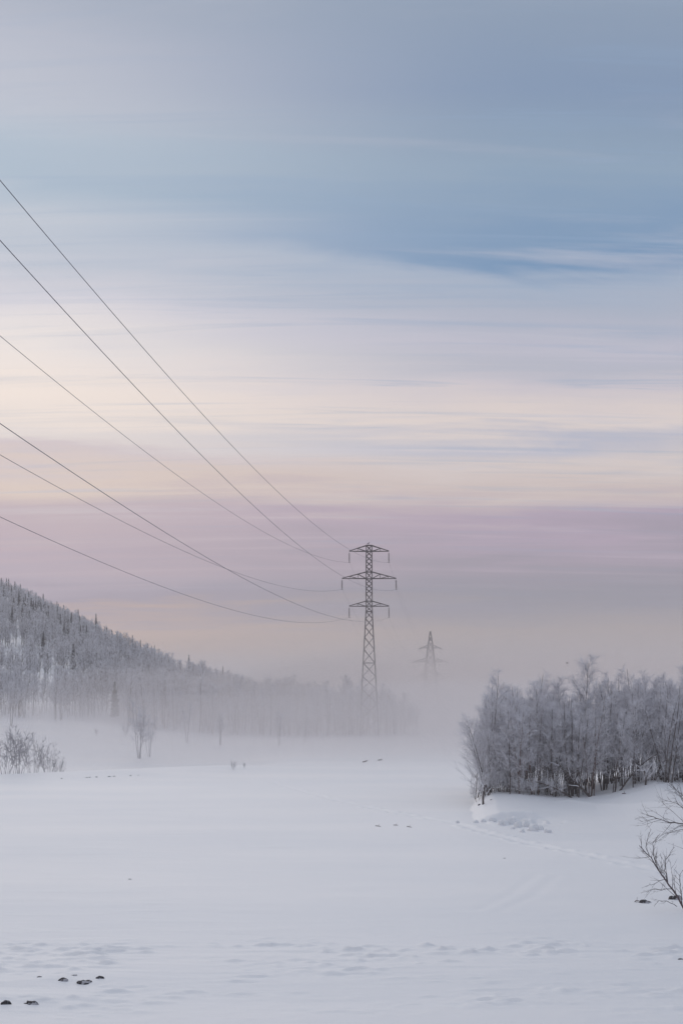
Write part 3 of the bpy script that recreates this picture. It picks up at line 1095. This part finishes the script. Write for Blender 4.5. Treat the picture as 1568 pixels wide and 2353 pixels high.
D2, X2 = 500.0, 31.2
g2 = G(X2, D2)
zt = lambda cy: CAMZ + (HOR - (1209.6 + 0.2143 * cy)) / FPX * D2 - g2
HALF2 = ([0.0, zt(1600), zt(1448), zt(1300), zt(1200), zt(1122)], [2.7, 2.0, 1.42, 0.95, 0.5, 0.14])
zlist2 = [0.0, 3.6, 7.0, 10.0, zt(1600), zt(1520), zt(1448), zt(1370), zt(1300), zt(1240), zt(1180), zt(1122)]
p2, e2 = pylon((X2, D2, g2), HALF2, zlist2, [zt(1600), zt(1448), zt(1300)],
               [(zt(1302), zt(1268), 3.5, 1, 0), (zt(1448), zt(1405), 5.7, 2, 0), (zt(1600), zt(1560), 4.2, 1, 0)], 0.22, 0.15, R(-12))
tag(p2, 'faint lattice pylon with a pointed top, half dissolved in fog behind the sharp one', 'pylon', 'electricity pylons of the line')

# --- cables: near span from the pylon towards the viewer and up out of the picture; far span between the pylons
FIT = {(0, 1): (8.7799, 31.798, 0.094875, 0.00035218), (1, 1): (10.170, 26.885, 0.091918, 0.00036458), (2, 1): (8.6760, 21.780, 0.082867, 0.00030874),
       (0, -1): (1.4700, 31.798, 0.090267, 0.00033255), (1, -1): (0.0320, 26.949, 0.093997, 0.00033377), (2, -1): (1.3501, 21.748, 0.087476, 0.00032907)}
WHERE = {0: 'top', 1: 'widest middle', 2: 'lowest'}
SIDE = {-1: 'left end', 1: 'right end'}
K = 0.1065
hk = math.hypot(1, K)
for (ai, s), (x0, z0, a, b) in FIT.items():
    e = e1[(ai, s)]
    pts = []
    for i in range(57):
        d = 345.0 * i / 56
        pts.append(Vector((e.x - d * K / hk, D1 - d / hk, e.z - 0.06 + (z0 - 31.798 if 0 else 0) - a * d + b * d * d)))
    m = MB()
    m.tube(pts, [0.017] * len(pts), 5)
    o = m.build('power_cable', M_CABLE)
    tag(o, f'near-span cable climbing out of the picture from the {SIDE[s]} of the {WHERE[ai]} crossarm', 'cable', 'cables strung on the pylons')
    q = e2[(ai, s)]
    pts = []
    for i in range(33):
        u = i / 32
        p = (e + Vector((0, 0, -0.06))).lerp(q, u)
        p.z -= 6.0 * 4 * u * (1 - u)
        pts.append(p)
    m = MB()
    m.tube(pts, [0.010] * len(pts), 4)
    o = m.build('power_cable', M_CABLE)
    tag(o, f'far-span cable dropping into fog behind the {SIDE[s]} of the {WHERE[ai]} crossarm', 'cable', 'cables strung on the pylons')


# ------------------------------------------------------------------ birds
def loft(sections, n=8):
    """body from (x, z, half width, half height) sections along x"""
    m = MB()
    for x_, z_, w_, h_ in sections:
        for k in range(n):
            a = 2 * math.pi * k / n
            m.v.append(Vector((x_, w_ * math.cos(a), z_ + h_ * math.sin(a))))
    for i in range(len(sections) - 1):
        for k in range(n):
            a, b = i * n + k, i * n + (k + 1) % n
            m.f.append((a, b, b + n, a + n))
    m.f.append(tuple(reversed(range(n))))
    m.f.append(tuple((len(sections) - 1) * n + k for k in range(n)))
    m.m = [0] * len(m.f)
    return m


top1 = p1.location.z + zc(205) + 0.09
bird = empty('crow', (X1 - 0.12, D1, top1), R(25))
b = loft([(-0.34, 0.10, 0.03, 0.012), (-0.22, 0.16, 0.05, 0.025), (-0.12, 0.22, 0.085, 0.07), (0.0, 0.28, 0.10, 0.105), (0.10, 0.36, 0.085, 0.09),
          (0.15, 0.43, 0.06, 0.06), (0.19, 0.49, 0.058, 0.058), (0.235, 0.495, 0.035, 0.035), (0.25, 0.49, 0.02, 0.02)])
b.build('body', M_BIRD, bird, True)
for t in (-1, 1):
    w = MB()
    w.v = [Vector(p) for p in [(0.10, t * 0.075, 0.40), (0.0, t * 0.115, 0.34), (-0.16, t * 0.09, 0.24), (-0.36, t * 0.03, 0.115), (-0.2, t * 0.075, 0.17), (0.0, t * 0.112, 0.23), (0.09, t * 0.09, 0.30),
                               (0.0, t * 0.07, 0.29), (-0.2, t * 0.04, 0.19)]]
    w.f = [(0, 1, 6), (1, 5, 6), (1, 2, 5), (2, 4, 5), (2, 3, 4), (0, 7, 1), (1, 7, 8, 2), (2, 8, 3), (6, 7, 0), (6, 5, 7), (5, 4, 8, 7), (4, 3, 8)]
    w.m = [0] * len(w.f)
    w.build('wing', M_BIRD, bird, True)
    l = MB()
    l.tube([(0.02, t * 0.04, 0.19), (0.0, t * 0.045, 0.08), (0.02, t * 0.045, 0.0), (0.07, t * 0.05, 0.0)], [0.02, 0.011, 0.01, 0.008], 5)
    l.build('leg', M_BEAK, bird)
k = MB()
k.tube([(0.24, 0, 0.492), (0.29, 0, 0.485), (0.32, 0, 0.47)], [0.02, 0.013, 0.003], 6)
k.build('beak', M_BEAK, bird)
tag(bird, 'small dark bird perched on the flat top of the nearer pylon', 'bird')

fb = empty('flying_bird', ((1301 - 784) / FPX * 130, 130, CAMZ + (HOR - 1523) / FPX * 130), R(15))
b = loft([(-0.17, 0.0, 0.03, 0.006), (-0.10, 0.0, 0.022, 0.012), (-0.04, 0.0, 0.035, 0.03), (0.03, 0.0, 0.04, 0.036), (0.09, 0.01, 0.03, 0.03), (0.12, 0.02, 0.026, 0.026), (0.15, 0.018, 0.008, 0.008)])
b.build('body', M_BROWN, fb, True)
for t in (-1, 1):
    w = MB()
    up = [(0.05, t * 0.03, 0.012), (0.06, t * 0.11, 0.05), (0.02, t * 0.21, 0.03), (-0.05, t * 0.19, 0.025), (-0.05, t * 0.10, 0.035), (-0.05, t * 0.03, 0.0)]
    w.v = [Vector(p) for p in up] + [Vector((p[0], p[1], p[2] - 0.008)) for p in up]
    n = len(up)
    w.f = [(0, 1, 4, 5), (1, 2, 3, 4), (n + 5, n + 4, n + 1, n), (n + 4, n + 3, n + 2, n + 1)] + [(i, (i + 1) % n, n + (i + 1) % n, n + i) for i in range(n)]
    w.m = [0] * len(w.f)
    w.build('wing', M_BROWN, fb)
tag(fb, 'tiny bird flying in the empty grey sky above the grove', 'bird')


# ------------------------------------------------------------------ shrubs on the near snow
def P(px, py, Y):
    return Vector(((px - 784) / FPX * Y, Y, CAMZ + (HOR - py) / FPX * Y))


def shrub(name, base_px, Y, stems, label, group, seed, r0):
    """stems: list of (points in photo units with depth offset, start radius, number of side shoots)"""
    rnd = random.Random(seed)
    bp = P(*base_px, Y)
    root = empty(name, bp)
    first = True
    for pts, r, nside, fl in stems:
        Q = [P(px, py, Y + dy) - bp for px, py, dy in pts]
        # refine the polyline so that it bends softly
        fine_ = []
        for i in range(len(Q) - 1):
            for u in (0, 0.33, 0.66):
                fine_.append(Q[i].lerp(Q[i + 1], u) + Vector((rnd.gauss(0, .012), rnd.gauss(0, .03), rnd.gauss(0, .012))) * (0 if (i == 0 and u == 0) else 1))
        fine_.append(Q[-1])
        n = len(fine_)
        m = MB()
        m.tube(fine_, [r * (1 - 0.8 * i / (n - 1)) + 0.003 for i in range(n)], 5)
        tw = MB()
        L = sum((fine_[i + 1] - fine_[i]).length for i in range(n - 1))
        nside = int(nside * 1.35)
        for j in range(nside):
            t = 0.12 + 0.88 * (j + rnd.random()) / nside
            q, d = at_len(fine_, min(t, 0.999))
            d2 = rdir(d, R(rnd.uniform(25, 55)), rnd, 0.10)
            d2.y *= 0.8
            l2 = L * rnd.uniform(0.18, 0.42) * (1.15 - 0.6 * t)
            br = grow(q, d2, l2, 4, rnd, 0.16, 0.03)
            rb = r * 0.30 * (1 - 0.5 * t) + 0.0035
            tw.tube(br, [rb, rb * .85, rb * .65, rb * .45, 0.0025], 4)
            for k_ in range(4):
                q2, dd = at_len(br, rnd.uniform(0.3, 0.99))
                b2 = grow(q2, rdir(dd, R(rnd.uniform(22, 50)), rnd, 0.05), l2 * rnd.uniform(0.2, 0.5), 3, rnd, 0.15)
                tw.tube(b2, [rb * .5, rb * .4, rb * .3, 0.002], 3)
        m.build('stem', M_STEM if fl else M_STICK, root, True)
        tw.build('twigs', M_STICK, root, True)
    tag(root, label, 'shrub', group)
    return root


YS = 48.0
shrub('bare_shrub', (1575, 2096), YS, [
    ([(1575, 2096, 0), (1545, 2045, -.1), (1518, 2008, -.15), (1493, 1970, -.2), (1467, 1942, -.3)], 0.034, 13, True),
    ([(1532, 2028, -.1), (1526, 2000, .1), (1528, 1975, .2), (1548, 1945, .4)], 0.014, 6, False),
    ([(1508, 1994, -.1), (1500, 1960, -.4), (1498, 1935, -.5), (1515, 1915, -.5)], 0.011, 5, False),
    ([(1490, 1966, -.2), (1482, 1945, -.2), (1487, 1925, -.2), (1494, 1905, -.3)], 0.010, 4, False),
    ([(1542, 2042, -.1), (1520, 2044, -.4), (1498, 2042, -.7), (1477, 2049, -.9)], 0.011, 6, False),
    ([(1566, 2080, 0), (1562, 2040, .2), (1558, 2015, .4), (1572, 1995, .6)], 0.014, 6, False),
    ([(1527, 2020, -.1), (1508, 2026, -.3), (1490, 2034, -.6), (1480, 2036, -.6)], 0.008, 4, False),
    ([(1553, 2082, -.2), (1530, 2070, -.5), (1512, 2068, -.6), (1503, 2078, -.6)], 0.009, 4, False),
], 'bare shrub with one slanting purple-brown stem, leaning out over two dark stones', 'bare shrubs at the picture edge', 7, 0.03)
YT = 52.0
tb = P(1660, 2060, YT)
shrub('bare_shrub', (1660, 2060), YT, [
    ([(1660, 2060, 0), (1635, 1985, 0), (1600, 1905, -.2), (1568, 1892, -.3), (1535, 1889, -.4), (1505, 1878, -.5), (1483, 1872, -.6)], 0.030, 15, False),
    ([(1632, 1975, 0), (1600, 1915, -.4), (1568, 1904, -.6), (1530, 1914, -.8)], 0.018, 9, False),
    ([(1600, 1905, -.2), (1575, 1862, .1), (1552, 1845, .2), (1525, 1838, .3)], 0.016, 10, False),
    ([(1605, 1912, -.2), (1585, 1855, .3), (1556, 1820, .5), (1532, 1795, .6)], 0.014, 6, False),
    ([(1598, 1880, 0), (1572, 1845, .6), (1552, 1822, .8), (1540, 1800, .9)], 0.012, 6, False),
    ([(1590, 1870, 0), (1580, 1840, .6), (1560, 1822, .7), (1536, 1803, .7)], 0.012, 8, False),
], 'frost-tipped bare shrub reaching in from outside the picture, above the slanting shrub', 'bare shrubs at the picture edge', 9, 0.03)


# ------------------------------------------------------------------ stones and sticks
def stone_mesh(seed, sx_, sy_, sz_):
    import bmesh
    bm = bmesh.new()
    bmesh.ops.create_icosphere(bm, subdivisions=3, radius=1)
    o1, o2 = seed * 3.7, seed * 5.1
    for v in bm.verts:
        c = v.co
        n = float(fbm(np.array([c.x * 1.8 + o1 + c.z * 1.3]), np.array([c.y * 1.8 + o2 - c.z]), 3, seed)[0])
        c *= 0.25 + 1.4 * n
        v.co = Vector((c.x * sx_, c.y * sy_, c.z * sz_))
    me = bpy.data.meshes.new('stone')
    bm.to_mesh(me)
    bm.free()
    me.polygons.foreach_set('use_smooth', [True] * len(me.polygons))
    me.materials.append(M_STONE)
    return me


def stone(px, py, wpx, hpx, label, seed, group='dark stones showing through the snow', tilt=0.0):
    h_ = hit(px, py, 28, 160)
    s = h_[1] / FPX
    o = obj('stone', stone_mesh(seed, wpx * s / 2 * 0.95, wpx * s / 2 * 0.7, hpx * s * 0.72), None, None, on_ground(h_[0], h_[1], -0.22 * hpx * s))
    o.rotation_euler = (0, tilt, seed * 0.7)
    if seed % 2 == 0:
        o.rotation_euler = (0, tilt, 0)
    return tag(o, label, 'stone', group)


stone(148, 2252, 26, 9, 'dark oval stone at the head of the near stone cluster', 2)
stone(192, 2257, 38, 9, 'long flat dark stone in the middle of the near stone cluster', 4, tilt=R(-8))
stone(229, 2248, 18, 9, 'small pointed dark stone at the outer end of the near stone cluster', 6, tilt=R(10))
stone(172, 2241, 17, 4, 'sliver of dark stone behind the near stone cluster', 8, tilt=R(8))
stone(92, 2244, 12, 3, 'tiny dark stone tip set apart behind the near stone cluster', 10)
stone(14, 2307, 22, 14, 'rounded dark stone nearest the viewer at the picture edge', 12, tilt=R(8))
stone(74, 2306, 36, 12, 'curved dark stone beside the rounded one nearest the viewer', 14, tilt=R(10))
stone(1480, 2074, 34, 13, 'dark lumpy stone in front of the slanting shrub with a stick at its end', 16)
stone(1549, 2066, 30, 17, 'dark snow-streaked stone behind the slanting stem of the shrub', 18)
stone(1562, 2204, 14, 4, 'sliver of dark stone alone on smooth snow at the picture edge', 20)
stone(1101, 1849, 8, 4, 'small dark stone on top of the cut end of the mound', 22)
stone(1127, 1838, 5, 3, 'tiny dark stone farther along the rim of the mound', 24)
stone(1158, 1972, 6, 2, 'speck of dark stone alone on smooth snow below the mound', 26)
stone(300, 2020, 9, 3, 'half-covered small grey stone alone in the middle of open snow', 28)
for i, (px, w) in enumerate([(142, 5), (200, 8), (207, 6), (222, 5), (252, 9), (263, 6), (300, 5), (318, 4)]):
    y_ = np.interp(px, [140, 320], [1789, 1781])
    stone(px, float(y_), w, 2.2, 'dark speck of stone along the rim of the low snow bank', 30 + 2 * i, 'stones along the rim of the snow bank')


def stick(px0, py0, px1, py1, label, r=0.02, lift=0.03, seed=0):
    a, b = hit(px0, py0, 28, 200), hit(px1, py1, 28, 200)
    a, b = Vector(on_ground(*a, lift)), Vector(on_ground(*b, lift * 0.5))
    rnd = random.Random(seed)
    m = MB()
    pts = [a.lerp(b, u) + Vector((0, 0, 0.02 * rnd.random())) for u in (0, .25, .5, .75, 1)]
    m.tube([p - a for p in pts], [r, r, r * .9, r * .8, r * .5], 5)
    root = m.build('stick', M_STEM)
    root.location = a
    br = MB()
    q = pts[2] - a
    br.tube([q, q + (b - a) * 0.25 + Vector((0, 0.1, 0.12))], [r * .6, r * .3], 4)
    br.build('side_shoot', M_STEM, root)
    return tag(root, label, 'stick', 'sticks lying on the snow')


stick(1457, 2073, 1466, 2070, 'short dark stick lying at the end of the lumpy stone', 0.018, 0.03, 1)
stick(833, 1752, 844, 1748, 'dark stick end on the misty snow, left of a twin', 0.05, 0.08, 2)
stick(868, 1748, 878, 1746, 'dark stick end on the misty snow, right of a twin', 0.05, 0.10, 3)
stick(862, 1898, 874, 1899, 'thin twig on the snow beside the trodden track', 0.02, 0.03, 4)
stick(903, 1897, 914, 1897, 'thin twig second along beside the trodden track', 0.02, 0.04, 5)
stick(934, 1900, 945, 1901, 'thin twig at the end of the row beside the trodden track', 0.02, 0.03, 6)
stick(1428, 1825, 1436, 1824, 'small dark twig on the upper face of the mound', 0.03, 0.06, 7)


# --- lumps of broken snow at the cut end of the mound
def lump(px, py, wpx, hpx, seed):
    h_ = hit(px, py, 60, 110)
    s = h_[1] / FPX
    me = stone_mesh(seed, wpx * s / 2, wpx * s / 2.4, hpx * s * 0.8)
    me.materials.clear()
    me.materials.append(M_SNOW)
    o = obj('snow_lump', me, None, None, on_ground(h_[0], h_[1], 0.02))
    o.rotation_euler = (0.2, 0.1, seed)
    return tag(o, 'lump of broken snow below the cut end of the mound', 'snow lump', 'lumps of broken snow below the mound')


random.seed(71)
for i, (px, py, w, h) in enumerate([(1152, 1893, 20, 13), (1172, 1890, 22, 15), (1190, 1900, 20, 16), (1207, 1898, 18, 14), (1222, 1908, 24, 15), (1240, 1906, 20, 14), (1256, 1913, 22, 11),
                                    (1130, 1886, 16, 9), (1110, 1888, 14, 8), (1092, 1890, 14, 7), (1200, 1912, 14, 7), (1178, 1904, 12, 6), (1050, 1890, 10, 5)]):
    lump(px, py, w, h, 90 + i)

# ------------------------------------------------------------------ air: thin haze round everything, ground fog lying in the valley
hz = MB()
c0, c1 = Vector((-3700, -750, -6)), Vector((3700, 4400, 78))
hz.v = [Vector((x_, y_, z_)) for z_ in (c0.z, c1.z) for x_, y_ in ((c0.x, c0.y), (c1.x, c0.y), (c1.x, c1.y), (c0.x, c1.y))]
hz.f = [(3, 2, 1, 0), (4, 5, 6, 7), (0, 1, 5, 4), (1, 2, 6, 5), (2, 3, 7, 6), (3, 0, 4, 7)]
hz.m = [0] * 6
tag(hz.build('haze', volume_material('haze_air', HAZE_DENSITY, (0.92, 0.865, 0.845))), kind='stuff')

def fog_bank(thick, density, seed, y0, y1, x0, tint):
    """a lens of ground fog lying in the valley, even inside, its top uneven"""
    fx = np.concatenate([np.linspace(-230, -60, 40), np.linspace(-56, 330, 80)])
    fy = np.concatenate([np.linspace(74, 260, 60), np.linspace(266, 1150, 60)])
    FX, FY = np.meshgrid(fx, fy)
    wx = ss(-115, x0, FX) * (1 - ss(240, 330, FX))
    wy = ss(y0, y1, FY + 10 * (fbm(FX / 40, FY / 40, 2, seed) - 0.5)) * (1 - ss(900, 1150, FY))
    edge = np.ones_like(FX)
    edge[0, :] = edge[-1, :] = 0
    edge[:, 0] = edge[:, -1] = 0
    g = np.clip(ground(FX, FY), 0, 60)
    FZ = -4.0 + edge * wx * wy * (4.0 + 0.3 * g + thick * (1 + 0.6 * (fbm(FX / 60, FY / 60, 3, seed + 2) - 0.5)))
    n_, m_ = FX.shape
    tv = np.stack([FX, FY, FZ], -1).reshape(-1, 3)
    bv = np.stack([FX, FY, np.full_like(FZ, -5.0)], -1).reshape(-1, 3)
    ti = np.arange(n_ * m_).reshape(n_, m_)
    tq = np.stack([ti[:-1, :-1], ti[:-1, 1:], ti[1:, 1:], ti[1:, :-1]], -1).reshape(-1, 4)
    bq = tq[:, ::-1] + n_ * m_
    ring = np.concatenate([ti[0, :], ti[1:, -1], ti[-1, -2::-1], ti[-2:0:-1, 0]])
    nr = np.roll(ring, -1)
    sq = np.stack([ring + n_ * m_, nr + n_ * m_, nr, ring], -1)
    fme = np_mesh('fog_bank', np.concatenate([tv, bv]), np.concatenate([tq, bq, sq]))
    tag(obj('fog_bank', fme, volume_material('fog_air', density, tint)), kind='stuff')


WARM, PALE = (0.84, 0.77, 0.74), (0.95, 0.925, 0.93)
for k, (thick, dens, x0, y0) in enumerate([(24.0, 0.0017, 45, 84), (19.5, 0.0018, 30, 112), (16.0, 0.0020, 36, 118), (13.5, 0.0022, 8, 86), (11.0, 0.0024, 24, 114),
                                           (9.8, 0.0024, -40, 108), (8.6, 0.0027, -18, 98), (7.0, 0.0026, -55, 108), (5.0, 0.0026, -80, 112)]):
    fog_bank(thick, (0.80 if thick > 12 else 0.84) * dens, 70 + 5 * k, y0, y0 + 105, x0, WARM if thick > 12 else PALE)
